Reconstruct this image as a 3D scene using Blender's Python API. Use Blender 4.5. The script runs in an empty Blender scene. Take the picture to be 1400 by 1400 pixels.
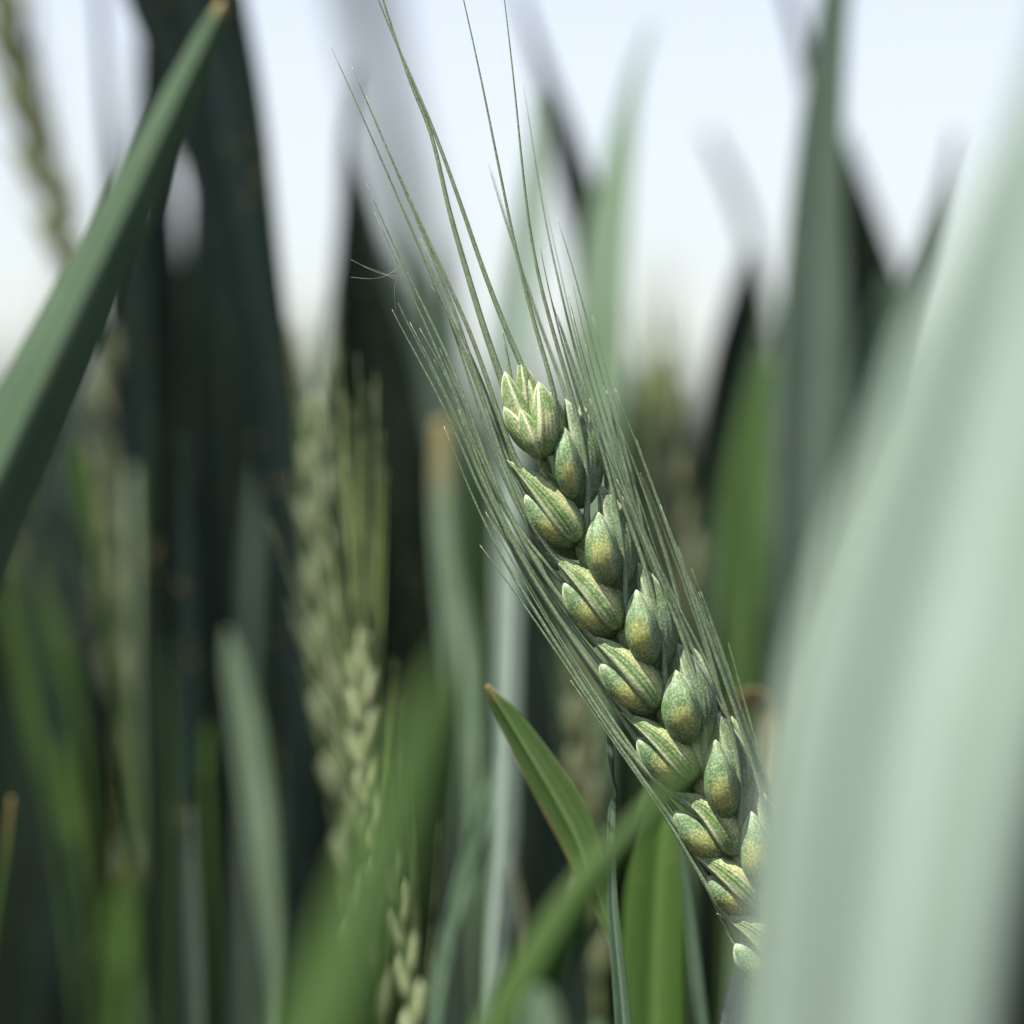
import bpy, math, random
from mathutils import Vector
random.seed(7)
R = math.radians
sc = bpy.context.scene
COL = sc.collection

# ------------------------------------------------------------------ camera, sky, sun, exposure
HC = 0.78            # camera height inside the crop (m)
DF = 0.40            # focus distance (m)
S = 8.0e-5           # metres per photograph pixel at the focus distance
cam = bpy.data.cameras.new('camera')
co = bpy.data.objects.new('camera', cam); COL.objects.link(co)
co.location = (0, 0, HC); co.rotation_euler = (R(90), 0, 0)
cam.sensor_width = 24; cam.sensor_fit = 'HORIZONTAL'
cam.lens = 24 * DF / (1400 * S)
cam.clip_start = 0.01; cam.clip_end = 5000
cam.dof.use_dof = True; cam.dof.focus_distance = DF - 0.001
cam.dof.aperture_fstop = 5.3; cam.dof.aperture_blades = 0
sc.camera = co

SUN_DIR = Vector((-0.36, -0.20, 0.90)).normalized()     # towards the sun
w = bpy.data.worlds.new('World'); sc.world = w; w.use_nodes = True
nt = w.node_tree; bg = nt.nodes['Background']
sky = nt.nodes.new('ShaderNodeTexSky'); sky.sky_type = 'NISHITA'; sky.sun_disc = False
sky.sun_elevation = math.asin(SUN_DIR.z)
sky.sun_rotation = math.atan2(SUN_DIR.x, SUN_DIR.y)
sky.air_density = 1.0; sky.dust_density = 1.2; sky.ozone_density = 1.0
hs = nt.nodes.new('ShaderNodeHueSaturation'); hs.inputs['Saturation'].default_value = 0.5; hs.inputs['Hue'].default_value = 0.52
nt.links.new(sky.outputs[0], hs.inputs['Color']); nt.links.new(hs.outputs[0], bg.inputs[0]); bg.inputs[1].default_value = 0.090
sl = bpy.data.lights.new('sun', 'SUN'); sl.energy = 5.0; sl.angle = R(0.5); sl.color = (1.0, 0.95, 0.84)
so = bpy.data.objects.new('sun', sl); COL.objects.link(so)
so.rotation_euler = SUN_DIR.to_track_quat('Z', 'Y').to_euler()
so.location = (1, -1, 3)
sc.view_settings.view_transform = 'Standard'; sc.view_settings.look = 'None'
sc.view_settings.exposure = 1.15; sc.view_settings.gamma = 1.0
sc.cycles.use_denoising = True
sc.cycles.max_bounces = 7; sc.cycles.diffuse_bounces = 4; sc.cycles.transmission_bounces = 4
sc.cycles.sample_clamp_indirect = 6

# ------------------------------------------------------------------ helpers
def at(px, py, dd=0.0):
    """a place in the field: photograph pixel at the distance DF + dd"""
    D = DF + dd
    k = S * D / DF
    return Vector(((px - 700) * k, D, HC - (py - 700) * k))

def tag(o, label=None, cat=None, group=None, kind=None):
    if label: o['label'] = label
    if cat: o['category'] = cat
    if group: o['group'] = group
    if kind: o['kind'] = kind
    return o

class MB:
    def __init__(s): s.v = []; s.f = []; s.c = []; s.uv = []
    def add(s, vs, fs, cs=None, uvs=None):
        n = len(s.v); s.v += [tuple(p) for p in vs]
        s.f += [tuple(i + n for i in f) for f in fs]
        s.c += cs if cs else [(0, 0, 0, 1)] * len(vs)
        s.uv += uvs if uvs else [(0, 0)] * len(vs)
    def build(s, name, mat, parent=None, smooth=True):
        me = bpy.data.meshes.new(name); me.from_pydata(s.v, [], s.f)
        ca = me.color_attributes.new('m', 'FLOAT_COLOR', 'POINT')
        ca.data.foreach_set('color', [x for c in s.c for x in c])
        ul = me.uv_layers.new(name='uv')
        li = [0] * len(me.loops); me.loops.foreach_get('vertex_index', li)
        ul.data.foreach_set('uv', [x for i in li for x in s.uv[i]])
        if smooth: me.polygons.foreach_set('use_smooth', [True] * len(me.polygons))
        me.materials.append(mat)
        o = bpy.data.objects.new(name, me); COL.objects.link(o)
        if parent: 
            o.parent = parent
            q = parent; off = Vector((0, 0, 0))
            while q: off += q.location; q = q.parent
            o.location = -off
        return o

def empty(name, loc):
    o = bpy.data.objects.new(name, None); COL.objects.link(o); o.location = loc
    o.empty_display_size = 0.01
    return o

def crom(P, n):
    """Catmull-Rom through tuples of any length, n samples per span, returns list of tuples"""
    out = []
    m = len(P)
    for i in range(m - 1):
        p0 = P[i - 1] if i > 0 else tuple(2 * a - b for a, b in zip(P[0], P[1]))
        p1, p2 = P[i], P[i + 1]
        p3 = P[i + 2] if i + 2 < m else tuple(2 * a - b for a, b in zip(P[-1], P[-2]))
        for k in range(n):
            t = k / n
            out.append(tuple(0.5 * (2 * b + (c - a) * t + (2 * a - 5 * b + 4 * c - d) * t * t + (3 * b - a - 3 * c + d) * t ** 3)
                             for a, b, c, d in zip(p0, p1, p2, p3)))
    out.append(tuple(P[-1]))
    return out

def frames(P):
    T = []
    for i in range(len(P)):
        a = P[max(i - 1, 0)]; b = P[min(i + 1, len(P) - 1)]
        T.append((b - a).normalized())
    return T

def tube(mb, P, rad, nseg=6, col=None, cap=True):
    T = frames(P)
    ref = Vector((0, 1, 0))
    if abs(T[0].dot(ref)) > 0.9: ref = Vector((1, 0, 0))
    vs = []; cs = []; uv = []
    n = len(P)
    for i, (p, t) in enumerate(zip(P, T)):
        a = (ref - t * ref.dot(t)).normalized(); b = t.cross(a); ref = a
        r = rad(i / (n - 1))
        for k in range(nseg):
            th = 2 * math.pi * k / nseg
            vs.append(p + (a * math.cos(th) + b * math.sin(th)) * r)
            cs.append(col(i / (n - 1)) if col else (0, 0, 0, 1)); uv.append((k / nseg, i / (n - 1)))
    fs = [(i * nseg + k, i * nseg + (k + 1) % nseg, (i + 1) * nseg + (k + 1) % nseg, (i + 1) * nseg + k)
          for i in range(n - 1) for k in range(nseg)]
    if cap:
        fs.append(tuple(range(nseg))[::-1]); fs.append(tuple((n - 1) * nseg + k for k in range(nseg)))
    mb.add(vs, fs, cs, uv)

# ------------------------------------------------------------------ materials
def newmat(name):
    m = bpy.data.materials.new(name); m.use_nodes = True
    t = m.node_tree; t.nodes.clear()
    return m, t, (lambda k, **kw: mk(t, k, **kw))
def mk(t, k, **kw):
    n = t.nodes.new('ShaderNode' + k)
    for a, b in kw.items():
        if a.startswith('_'): setattr(n, a[1:], b)
    return n
def L(t, a, b): t.links.new(a, b)
def mixc(t, fac, a, b):
    n = t.nodes.new('ShaderNodeMix'); n.data_type = 'RGBA'
    if isinstance(fac, (int, float)): n.inputs[0].default_value = fac
    else: L(t, fac, n.inputs[0])
    for v, s in ((a, 6), (b, 7)):
        if isinstance(v, tuple): n.inputs[s].default_value = v if len(v) == 4 else (*v, 1)
        else: L(t, v, n.inputs[s])
    return n.outputs[2]
def ramp(t, src, lo, hi):
    n = t.nodes.new('ShaderNodeMapRange'); n.inputs[1].default_value = lo; n.inputs[2].default_value = hi
    n.interpolation_type = 'SMOOTHSTEP'
    L(t, src, n.inputs[0]); return n.outputs[0]
def noise(t, co_, scale, detail=3, rough=0.5):
    n = t.nodes.new('ShaderNodeTexNoise'); n.inputs['Scale'].default_value = scale
    n.inputs['Detail'].default_value = detail; n.inputs['Roughness'].default_value = rough
    if co_: L(t, co_, n.inputs['Vector'])
    return n.outputs['Fac']

def leaf_mat(name, c, c2, transl=0.3, rough=0.5, tc=None, spec=0.25, bands=1.0):
    """c: colour of the wax-covered blade, c2: colour where the wax is thin; the attribute m.r = dry tip/margin, m.g = pale midrib"""
    m, t, _ = newmat(name)
    out = t.nodes.new('ShaderNodeOutputMaterial')
    geo = t.nodes.new('ShaderNodeNewGeometry')
    uv = t.nodes.new('ShaderNodeUVMap'); uv.uv_map = 'uv'
    sep = t.nodes.new('ShaderNodeSeparateXYZ'); L(t, uv.outputs[0], sep.inputs[0])
    mp = t.nodes.new('ShaderNodeMapping'); mp.inputs['Scale'].default_value = (26, 2.0, 1)
    L(t, uv.outputs[0], mp.inputs[0])
    veins = noise(t, mp.outputs[0], 1.0, 4, 0.6)
    big = noise(t, geo.outputs['Position'], 60, 3)
    fine = noise(t, geo.outputs['Position'], 3500, 2)
    col = mixc(t, ramp(t, big, 0.35, 0.65), c, c2)
    mp2 = t.nodes.new('ShaderNodeMapping'); mp2.inputs['Scale'].default_value = (4.5, 0.35, 1); L(t, uv.outputs[0], mp2.inputs[0])
    oi = t.nodes.new('ShaderNodeObjectInfo'); L(t, oi.outputs['Location'], mp2.inputs['Location'])
    band = ramp(t, noise(t, mp2.outputs[0], 1.0, 2), 0.35, 0.65)
    col = mixc(t, band, col, tuple(x * (1 - bands * (1 - y)) for x, y in zip(c2, (0.72, 0.78, 0.62))))
    vv = ramp(t, veins, 0.35, 0.68)
    dark = tuple(x * 0.62 for x in c2)
    col = mixc(t, vv, mixc(t, 0.45, col, dark), col)
    at_ = t.nodes.new('ShaderNodeAttribute'); at_.attribute_name = 'm'
    s2 = t.nodes.new('ShaderNodeSeparateColor'); L(t, at_.outputs['Color'], s2.inputs[0])
    col = mixc(t, s2.outputs[1], col, tuple(min(1, x * 1.5) for x in c))
    dry = mixc(t, big, (0.40, 0.27, 0.13), (0.46, 0.40, 0.17))
    col = mixc(t, s2.outputs[0], col, dry)
    spots = ramp(t, noise(t, geo.outputs['Position'], 520, 2, 0.4), 0.66, 0.74)
    col = mixc(t, spots, col, mixc(t, 0.35, col, (0.30, 0.24, 0.09)))
    fs = ramp(t, fine, 0.3, 0.7)
    col = mixc(t, fs, mixc(t, 0.25, col, (0.02, 0.04, 0.02)), col)
    p = t.nodes.new('ShaderNodeBsdfPrincipled'); L(t, col, p.inputs['Base Color'])
    p.inputs['Roughness'].default_value = rough; p.inputs['Specular IOR Level'].default_value = spec
    bu = t.nodes.new('ShaderNodeBump'); bu.inputs['Strength'].default_value = 0.35; bu.inputs['Distance'].default_value = 0.0002
    L(t, veins, bu.inputs['Height']); L(t, bu.outputs[0], p.inputs['Normal'])
    tr = t.nodes.new('ShaderNodeBsdfTranslucent')
    if tc is None: tc = (c2[0] * 1.35, c2[1] * 2.0, c2[2] * 0.55)
    L(t, mixc(t, s2.outputs[0], tc, dry), tr.inputs[0])
    mx = t.nodes.new('ShaderNodeMixShader'); mx.inputs[0].default_value = transl
    L(t, p.outputs[0], mx.inputs[1]); L(t, tr.outputs[0], mx.inputs[2]); L(t, mx.outputs[0], out.inputs[0])
    return m

def ear_mat(name, wax, green, yellow, pale, spk=1.0, sss=0.25):
    """husk surface: m.r = straw-yellow swelling and painted crest light, m.g = pale keel and tip, m.b = nerve lines"""
    m, t, _ = newmat(name)
    out = t.nodes.new('ShaderNodeOutputMaterial')
    geo = t.nodes.new('ShaderNodeNewGeometry')
    at_ = t.nodes.new('ShaderNodeAttribute'); at_.attribute_name = 'm'
    s2 = t.nodes.new('ShaderNodeSeparateColor'); L(t, at_.outputs['Color'], s2.inputs[0])
    fine = noise(t, geo.outputs['Position'], 4200, 2, 0.6)
    mid = noise(t, geo.outputs['Position'], 700, 3)
    col = mixc(t, ramp(t, mid, 0.3, 0.7), wax, green)
    # speckle eats into the edge of the yellow swelling
    ad = t.nodes.new('ShaderNodeMath'); ad.operation = 'ADD'; L(t, s2.outputs[0], ad.inputs[0])
    mu = t.nodes.new('ShaderNodeMath'); mu.operation = 'MULTIPLY_ADD'; L(t, fine, mu.inputs[0]); mu.inputs[1].default_value = 0.8; mu.inputs[2].default_value = -0.42
    L(t, mu.outputs[0], ad.inputs[1])
    col = mixc(t, ramp(t, ad.outputs[0], 0.15, 1.05), col, yellow)
    col = mixc(t, s2.outputs[2], col, tuple(x * 0.5 for x in green))
    col = mixc(t, s2.outputs[1], col, pale)
    sp = ramp(t, fine, 0.42, 0.66)
    col = mixc(t, sp, mixc(t, 0.34 * spk, col, (0.03, 0.06, 0.03)), mixc(t, 0.16 * spk, col, (0.66, 0.74, 0.52)))
    p = t.nodes.new('ShaderNodeBsdfPrincipled'); L(t, col, p.inputs['Base Color'])
    p.inputs['Roughness'].default_value = 0.52; p.inputs['Specular IOR Level'].default_value = 0.4
    p.inputs['Subsurface Weight'].default_value = sss
    p.inputs['Subsurface Radius'].default_value = (0.9, 1.0, 0.3); p.inputs['Subsurface Scale'].default_value = 0.0004
    bu = t.nodes.new('ShaderNodeBump'); bu.inputs['Strength'].default_value = 0.5; bu.inputs['Distance'].default_value = 0.00008
    L(t, fine, bu.inputs['Height']); L(t, bu.outputs[0], p.inputs['Normal'])
    L(t, p.outputs[0], out.inputs[0])
    return m

M = {}
M['sage'] = leaf_mat('sage_leaf', (0.17, 0.25, 0.19), (0.10, 0.17, 0.10), 0.25)
M['pale'] = leaf_mat('pale_leaf', (0.33, 0.425, 0.365), (0.31, 0.405, 0.34), 0.14, tc=(0.24, 0.34, 0.25), bands=0.15)
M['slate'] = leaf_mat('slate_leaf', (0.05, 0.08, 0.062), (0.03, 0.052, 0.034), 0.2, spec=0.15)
M['dark'] = leaf_mat('shade_toned_leaf', (0.014, 0.024, 0.018), (0.008, 0.016, 0.009), 0.12, spec=0.08)  # darker than living wheat: the deep shade of the crop is in the colour
M['teal'] = leaf_mat('teal_leaf', (0.014, 0.027, 0.028), (0.009, 0.019, 0.017), 0.10, spec=0.12)  # blue-green blades, with part of their shade put into the colour
M['green'] = leaf_mat('green_leaf', (0.06, 0.11, 0.05), (0.05, 0.10, 0.03), 0.4)
M['bright'] = leaf_mat('bright_leaf', (0.12, 0.21, 0.06), (0.09, 0.17, 0.035), 0.45)
M['straw'] = leaf_mat('straw_leaf', (0.34, 0.33, 0.23), (0.24, 0.25, 0.14), 0.3, tc=(0.3, 0.26, 0.12))
M['mid'] = leaf_mat('mid_leaf', (0.11, 0.155, 0.13), (0.075, 0.115, 0.085), 0.2)
M['glauc'] = leaf_mat('glaucous_leaf', (0.28, 0.37, 0.28), (0.18, 0.27, 0.17), 0.25)
M['dimstalk'] = leaf_mat('dim_stalk', (0.06, 0.10, 0.05), (0.04, 0.075, 0.03), 0.0)
M['nearleaf'] = leaf_mat('near_leaf', (0.115, 0.18, 0.115), (0.08, 0.135, 0.08), 0.2)
M['clear'] = leaf_mat('clear_leaf', (0.21, 0.31, 0.13), (0.17, 0.27, 0.085), 0.35)
M['midgreen'] = leaf_mat('mid_green_leaf', (0.13, 0.21, 0.085), (0.11, 0.19, 0.055), 0.45)
M['stalk'] = leaf_mat('stalk', (0.40, 0.48, 0.40), (0.26, 0.36, 0.22), 0.0)
M['husk'] = ear_mat('husk', (0.155, 0.25, 0.12), (0.07, 0.15, 0.035), (0.42, 0.43, 0.125), (0.66, 0.68, 0.48))
M['keeled'] = ear_mat('keeled_husk', (0.20, 0.31, 0.12), (0.13, 0.22, 0.05), (0.46, 0.48, 0.22), (0.66, 0.67, 0.45))
M['awn'] = ear_mat('awn', (0.115, 0.20, 0.09), (0.05, 0.11, 0.028), (0.28, 0.30, 0.09), (0.55, 0.62, 0.44), 0.7, 0.0)
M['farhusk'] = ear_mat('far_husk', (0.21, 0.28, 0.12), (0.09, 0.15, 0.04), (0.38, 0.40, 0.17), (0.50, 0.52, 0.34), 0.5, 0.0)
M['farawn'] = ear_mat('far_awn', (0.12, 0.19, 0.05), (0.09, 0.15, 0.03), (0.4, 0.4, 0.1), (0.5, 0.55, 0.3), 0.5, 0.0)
M['litawn'] = ear_mat('sun_toned_awn', (0.22, 0.32, 0.07), (0.17, 0.26, 0.04), (0.4, 0.4, 0.1), (0.4, 0.5, 0.2), 0.4, 0.0)  # lighter copy of the far awn, sunlight put into its colour
M['dimhusk'] = ear_mat('shade_toned_husk', (0.07, 0.09, 0.035), (0.045, 0.065, 0.018), (0.13, 0.12, 0.04), (0.2, 0.2, 0.12), 0.5, 0.0)  # darkened copy of the far husk, shade put into its colour
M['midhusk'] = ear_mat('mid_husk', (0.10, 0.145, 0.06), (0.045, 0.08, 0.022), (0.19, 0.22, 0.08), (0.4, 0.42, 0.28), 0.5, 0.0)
M['lemma'] = ear_mat('lemma', (0.20, 0.28, 0.18), (0.12, 0.19, 0.07), (0.5, 0.42, 0.1), (0.66, 0.69, 0.5))
M['rachis'] = ear_mat('rachis', (0.26, 0.28, 0.09), (0.18, 0.22, 0.05), (0.6, 0.5, 0.15), (0.6, 0.62, 0.4), 0.6, 0.2)

def soil_mat():
    m, t, _ = newmat('soil')
    out = t.nodes.new('ShaderNodeOutputMaterial'); geo = t.nodes.new('ShaderNodeNewGeometry')
    n = noise(t, geo.outputs['Position'], 30, 8, 0.65)
    n2 = noise(t, geo.outputs['Position'], 0.4, 4)
    c = mixc(t, n, (0.045, 0.032, 0.022), (0.12, 0.09, 0.06))
    far = mixc(t, n2, (0.20, 0.24, 0.08), (0.13, 0.19, 0.06))
    ln = t.nodes.new('ShaderNodeVectorMath'); ln.operation = 'LENGTH'; L(t, geo.outputs['Position'], ln.inputs[0])
    c = mixc(t, ramp(t, ln.outputs['Value'], 6, 12), c, far)      # bare soil here, a young green crop beyond
    p = t.nodes.new('ShaderNodeBsdfPrincipled'); L(t, c, p.inputs['Base Color']); p.inputs['Roughness'].default_value = 0.95
    bu = t.nodes.new('ShaderNodeBump'); bu.inputs['Distance'].default_value = 0.02; L(t, n, bu.inputs['Height']); L(t, bu.outputs[0], p.inputs['Normal'])
    L(t, p.outputs[0], out.inputs[0]); return m
M['soil'] = soil_mat()

# ------------------------------------------------------------------ ground
def ground():
    mb = MB(); vs = []; fs = []; ring = [0, .3, .6, 1, 1.5, 2.2, 3.2, 5, 8, 13, 22, 40, 80, 200, 600, 2500]
    ns = 48
    rnd = random.Random(3)
    for i, r in enumerate(ring):
        for k in range(ns):
            a = 2 * math.pi * k / ns
            z = rnd.uniform(-.012, .012) if r < 10 else rnd.uniform(-.1, .1) * min(1, r / 100)
            vs.append((r * math.cos(a), r * math.sin(a), z if r else 0))
    fs = [(i * ns + k, i * ns + (k + 1) % ns, (i + 1) * ns + (k + 1) % ns, (i + 1) * ns + k) for i in range(len(ring) - 1) for k in range(ns)]
    mb.add(vs, fs); o = mb.build('ground', M['soil'])
    tag(o, 'brown soil under the wheat, green farther off', kind='structure')
ground()

# ------------------------------------------------------------------ leaf blades
def ribbon(mb, C, roll, fold, tipdry=0.0, edge=0, tilt=None, nx=9, n=9, thick=0.00022, twist=0.0, wave=0.0):
    """C = (px, py, dd, width px) from tip to base; a real blade with a channel along its midrib"""
    Q = crom(C, n)
    P = [at(q[0], q[1], q[2]) for q in Q]
    T = frames(P); vs = []; cs = []; uv = []; N = len(P)
    acc = 0; lens = [0]
    for i in range(1, N): acc += (P[i] - P[i - 1]).length; lens.append(acc)
    ph = random.uniform(0, 6)
    for side_ in (0, 1):
        for i in range(N):
            D = DF + Q[i][2]; wid = max(Q[i][3], 0.5) * S * D / DF
            rl = roll + twist * lens[i] / acc
            view = P[i] - Vector((0, 0, HC)); view.normalize()
            s0 = T[i].cross(view).normalized(); nn = s0.cross(T[i]).normalized()
            if nn.dot(view) > 0: nn = -nn
            s = s0 * math.cos(rl) + nn * math.sin(rl)
            m_ = (nn * math.cos(rl) - s0 * math.sin(rl))
            wid = wid / max(0.35, math.cos(rl))
            for k in range(nx):
                v = -1 + 2 * k / (nx - 1)
                ch = fold * (1 - (1 - abs(v)) ** 1.4) * 0.5 * wid
                ch += wave * wid * math.sin(lens[i] * 170 + ph + v * 1.2) * abs(v)
                th = thick * 0.5 * (1 - v * v * 0.7) * (1 if side_ == 0 else -1)
                if abs(v) < 0.1: th *= 2.2
                vs.append(P[i] + s * v * wid * 0.5 + m_ * (ch + th))
                l = lens[i]
                r = max(0.0, 1 - l / tipdry) if tipdry > 0 else 0
                if edge and v * edge > 0.88: r = max(r, 0.55 + 0.3 * math.sin(l * 900 + ph) * math.sin(l * 310))
                g = 0.7 if abs(v) < 0.1 else 0
                cs.append((r, g, 0, 1)); uv.append(((v + 1) / 2, l / 0.06))
    fs = []
    for i in range(N - 1):
        for k in range(nx - 1):
            a = i * nx + k
            fs.append((a, a + 1, a + nx + 1, a + nx))
            b = N * nx + a
            fs.append((b, b + nx, b + nx + 1, b + 1))
        for k in (0, nx - 1):
            a = i * nx + k; b = N * nx + a
            fs.append((a, a + nx, b + nx, b) if k == 0 else (a, b, b + nx, a + nx))
    a = 0; b = N * nx
    fs.append(tuple(range(nx - 1, -1, -1)) + tuple(b + k for k in range(nx)))
    a = (N - 1) * nx; b = a + N * nx
    fs.append(tuple(a + k for k in range(nx)) + tuple(b + k for k in range(nx - 1, -1, -1)))
    mb.add(vs, fs, cs, uv)
    return P

def stem_down(P0, d0, root, mat, r=0.0017, lean=0.03):
    g = Vector((P0.x + random.uniform(-lean, lean), P0.y + random.uniform(-lean * .3, lean), -0.01))
    P = []
    for i in range(15):
        t = i / 14
        p = P0.lerp(g, t) + Vector(d0) * (0.08 * t * (1 - t) ** 3)
        P.append(p)
    mb = MB(); tube(mb, P, lambda t: r * (1.0 + 0.25 * t) * (1.35 if abs((t * 3.2) % 1 - 0.5) < 0.03 else 1), 8)
    return mb.build('stem', mat, root)

def leaf(label, pts, mat, nx=9, minw=22, roll=0, fold=0.25, tipdry=0.0, edge=0, dd=None, group=None, extend=True, twist=0.0, wave=0.0, n=9, name='wheat_leaf'):
    """pts (px, py, width) or (px, py, width, dd), tip first"""
    C = []
    for p in pts:
        C.append((p[0], p[1], p[3] if len(p) > 3 else dd, p[2]))
    if extend and C[-1][1] < 1500:
        a, b = C[-2], C[-1]
        dx = (b[0] - a[0]) / max(1, b[1] - a[1])
        y = b[1]; x = b[0]; w_ = b[3]
        while y < 1560:
            st = 260; y += st; dx *= 0.6; x += dx * st; w_ = max(w_ * (0.8 if minw > 10 else 0.35), minw)
            C.append((x, y, b[2], w_))
    Pe = at(*C[-1][:3]); root = empty(name, (Pe.x, Pe.y, 0))
    mb = MB(); P = ribbon(mb, C, R(roll), fold, tipdry, edge, twist=R(twist), wave=wave, n=n, nx=nx)
    mb.build('blade', M[mat], root)
    stem_down(P[-1], (P[-1] - P[-2]).normalized(), root, M['stalk'] if mat in ('pale', 'stalk') else M['dimstalk'])
    tag(root, label, 'leaf', group)
    return root

# ------------------------------------------------------------------ parts of an ear
def husk(mb, base, tip, W, TH, bend=(0, 0, 0), keel=None, keelh=0.16, yellow=None, nerves=0.5, amp=0.014, nu=30, nv=84, roll=0.0,
         pu=0.55, pt=0.75, palekeel=0.8, paletip=True, flat=0.75):
    """a boat-shaped husk. base, tip: Vectors; W, TH: metres; keel: angle (deg, 90 = towards the camera)"""
    ax = tip - base; ln = ax.length
    f = Vector((0, -1, 0)); bend = Vector(bend)
    pk = pu / (pu + pt); nrm = (pk ** pu) * ((1 - pk) ** pt)
    vs = []; cs = []; uv = []
    cen = []; wob = tip.x * 9000 + tip.z * 5000
    for i in range(nu + 1):
        u = i / nu
        cen.append(base + ax * u + bend * math.sin(math.pi * u))
    T = frames(cen)
    for i in range(nu + 1):
        u = 0.5 - 0.5 * math.cos(math.pi * i / nu); u = 0.5 * u + 0.5 * i / nu
        c = base + ax * u + bend * math.sin(math.pi * u)
        t = T[i]
        nfr = (f - t * f.dot(t)).normalized(); s = t.cross(nfr).normalized()
        cr, sr = math.cos(roll), math.sin(roll)
        s, nfr = s * cr + nfr * sr, nfr * cr - s * sr
        prof = (max(u, 1e-4) ** pu) * (max(1 - u, 1e-4) ** pt) / nrm
        prof = max(prof, 0.02)
        for k in range(nv):
            th = 2 * math.pi * k / nv; deg = k * 360 / nv
            x = math.cos(th); y = math.sin(th) * (1.0 if math.sin(th) > 0 else flat)
            rr = 1.0; g = 0.0; b = 0.0
            if nerves and math.sin(th) > -0.3:
                q = math.cos(th * 21) * (0.45 + 0.55 * math.sin(int(k * 21 / nv + 0.5) * 2.4 + wob) ** 2); rr += amp * q * nerves; b = max(0, -q) * (0.5 if amp < 0.02 else 0.55) * nerves * (0.4 + 0.6 * u)
            if keel is not None:
                d = ((deg - keel + 180) % 360) - 180
                e = math.exp(-(d / 13) ** 2); rr += keelh * e; g = max(g, palekeel * math.exp(-(d / 9) ** 2) * min(1, u * 3))
            if paletip:
                # rim of the husk shows pale near its tip
                g = max(g, min(1, max(0, (u - 0.92) / 0.08)) * 0.65)
                if u > 0.62:
                    e = math.exp(-((abs(x) - 0.9) / 0.12) ** 2) if math.sin(th) > -0.2 else 0
                    g = max(g, 0.9 * e * min(1, (u - 0.62) / 0.25))
            r_ = 0.0
            if yellow:
                uy, dy, su, sd = yellow
                d = ((deg - dy + 180) % 360) - 180
                r_ = 1.15 * math.exp(-(((u - uy) / su) ** 2) - (d / sd) ** 2)
            vs.append(c + s * (x * rr * prof * W / 2) + nfr * (y * rr * prof * TH / 2))
            cs.append((r_, g, b, 1)); uv.append((k / nv, u))
    fs = [(i * nv + k, i * nv + (k + 1) % nv, (i + 1) * nv + (k + 1) % nv, (i + 1) * nv + k) for i in range(nu) for k in range(nv)]
    fs.append(tuple(range(nv))[::-1]); fs.append(tuple(nu * nv + k for k in range(nv)))
    mb.add(vs, fs, cs, uv)

def awn_mesh(P, r0, barbs=True, nseg=7, seed=0):
    """P root first. A bristle, three-sided rounded, with minute forward barbs"""
    rnd = random.Random(seed)
    mb = MB()
    n = len(P)
    prof = lambda t: r0 * (0.06 + 0.94 * (1 - t) ** 0.85) * (1 + 0.9 * max(0, 1 - t * 8)) * min(1, 0.25 + t * 22)
    tube(mb, P, prof, nseg, col=lambda t: (0.25 * max(0, 1 - t * 6), 0.8 if t > 0.96 else 0.22, 0, 1))
    if barbs:
        T = frames(P)
        acc = 0
        for i in range(n - 1):
            seg = (P[i + 1] - P[i]); l = seg.length
            k = max(1, int(l / 0.00016))
            for j in range(k):
                u = (j + rnd.random()) / k
                t = (i + u) / (n - 1)
                p = P[i] + seg * u; r = prof(t)
                th = rnd.uniform(0, 2 * math.pi)
                a = T[i].orthogonal().normalized(); b = T[i].cross(a)
                o = a * math.cos(th) + b * math.sin(th); tt = T[i]
                sd = o.cross(tt) * 0.00003
                h = rnd.uniform(0.00005, 0.00013) * (0.6 + 0.4 * (1 - t))
                q = p + o * r * 0.9
                mb.add([q - sd, q + sd, q + o * h + tt * h * 1.4], [(0, 1, 2)], [(0, .9, 0, 1)] * 3)
    return mb

def vpts(L_, dd0=0.0, dd1=None, n=8):
    """pixel polyline (px, py) -> smooth world points, depth runs from dd0 to dd1"""
    if dd1 is None: dd1 = dd0
    m = len(L_)
    C = [(p[0], p[1], dd0 + (dd1 - dd0) * i / (m - 1)) for i, p in enumerate(L_)]
    return [at(*q) for q in crom(C, n)]

# ------------------------------------------------------------------ THE EAR IN FOCUS
ear = empty('wheat_ear', (at(1075, 1500).x, DF, 0))
tag(ear, 'sharp green bearded wheat ear leaning up to the left across the centre', 'wheat ear')
RACH = [(741, 626), (757, 664), (786, 704), (797, 750), (836, 802), (850, 860), (888, 910), (905, 968), (944, 1016), (956, 1068), (995, 1122), (1009, 1172), (1040, 1225), (1052, 1280), (1085, 1340)]
mb = MB(); tube(mb, vpts(RACH, 0.0015, 0.0015, 6), lambda t: (7.5 + 2.0 * t) * S * (1 + 0.18 * math.sin(t * 88)), 10, col=lambda t: (0.35, 0.1, 0, 1))
rach = mb.build('rachis', M['rachis'], ear)
P = vpts([(1085, 1340), (1112, 1420), (1135, 1540)], 0.0015, 0.004, 5); mb = MB(); tube(mb, P, lambda t: 9 * S, 10); mb.build('stem', M['stalk'], ear)
o_ = stem_down(P[-1], (P[-1] - P[-2]).normalized(), ear, M['stalk'], 0.0012)

def spk_part(draw, mat, parent, name):
    mb = MB(); draw(mb); return mb.build(name, mat, parent)

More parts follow.
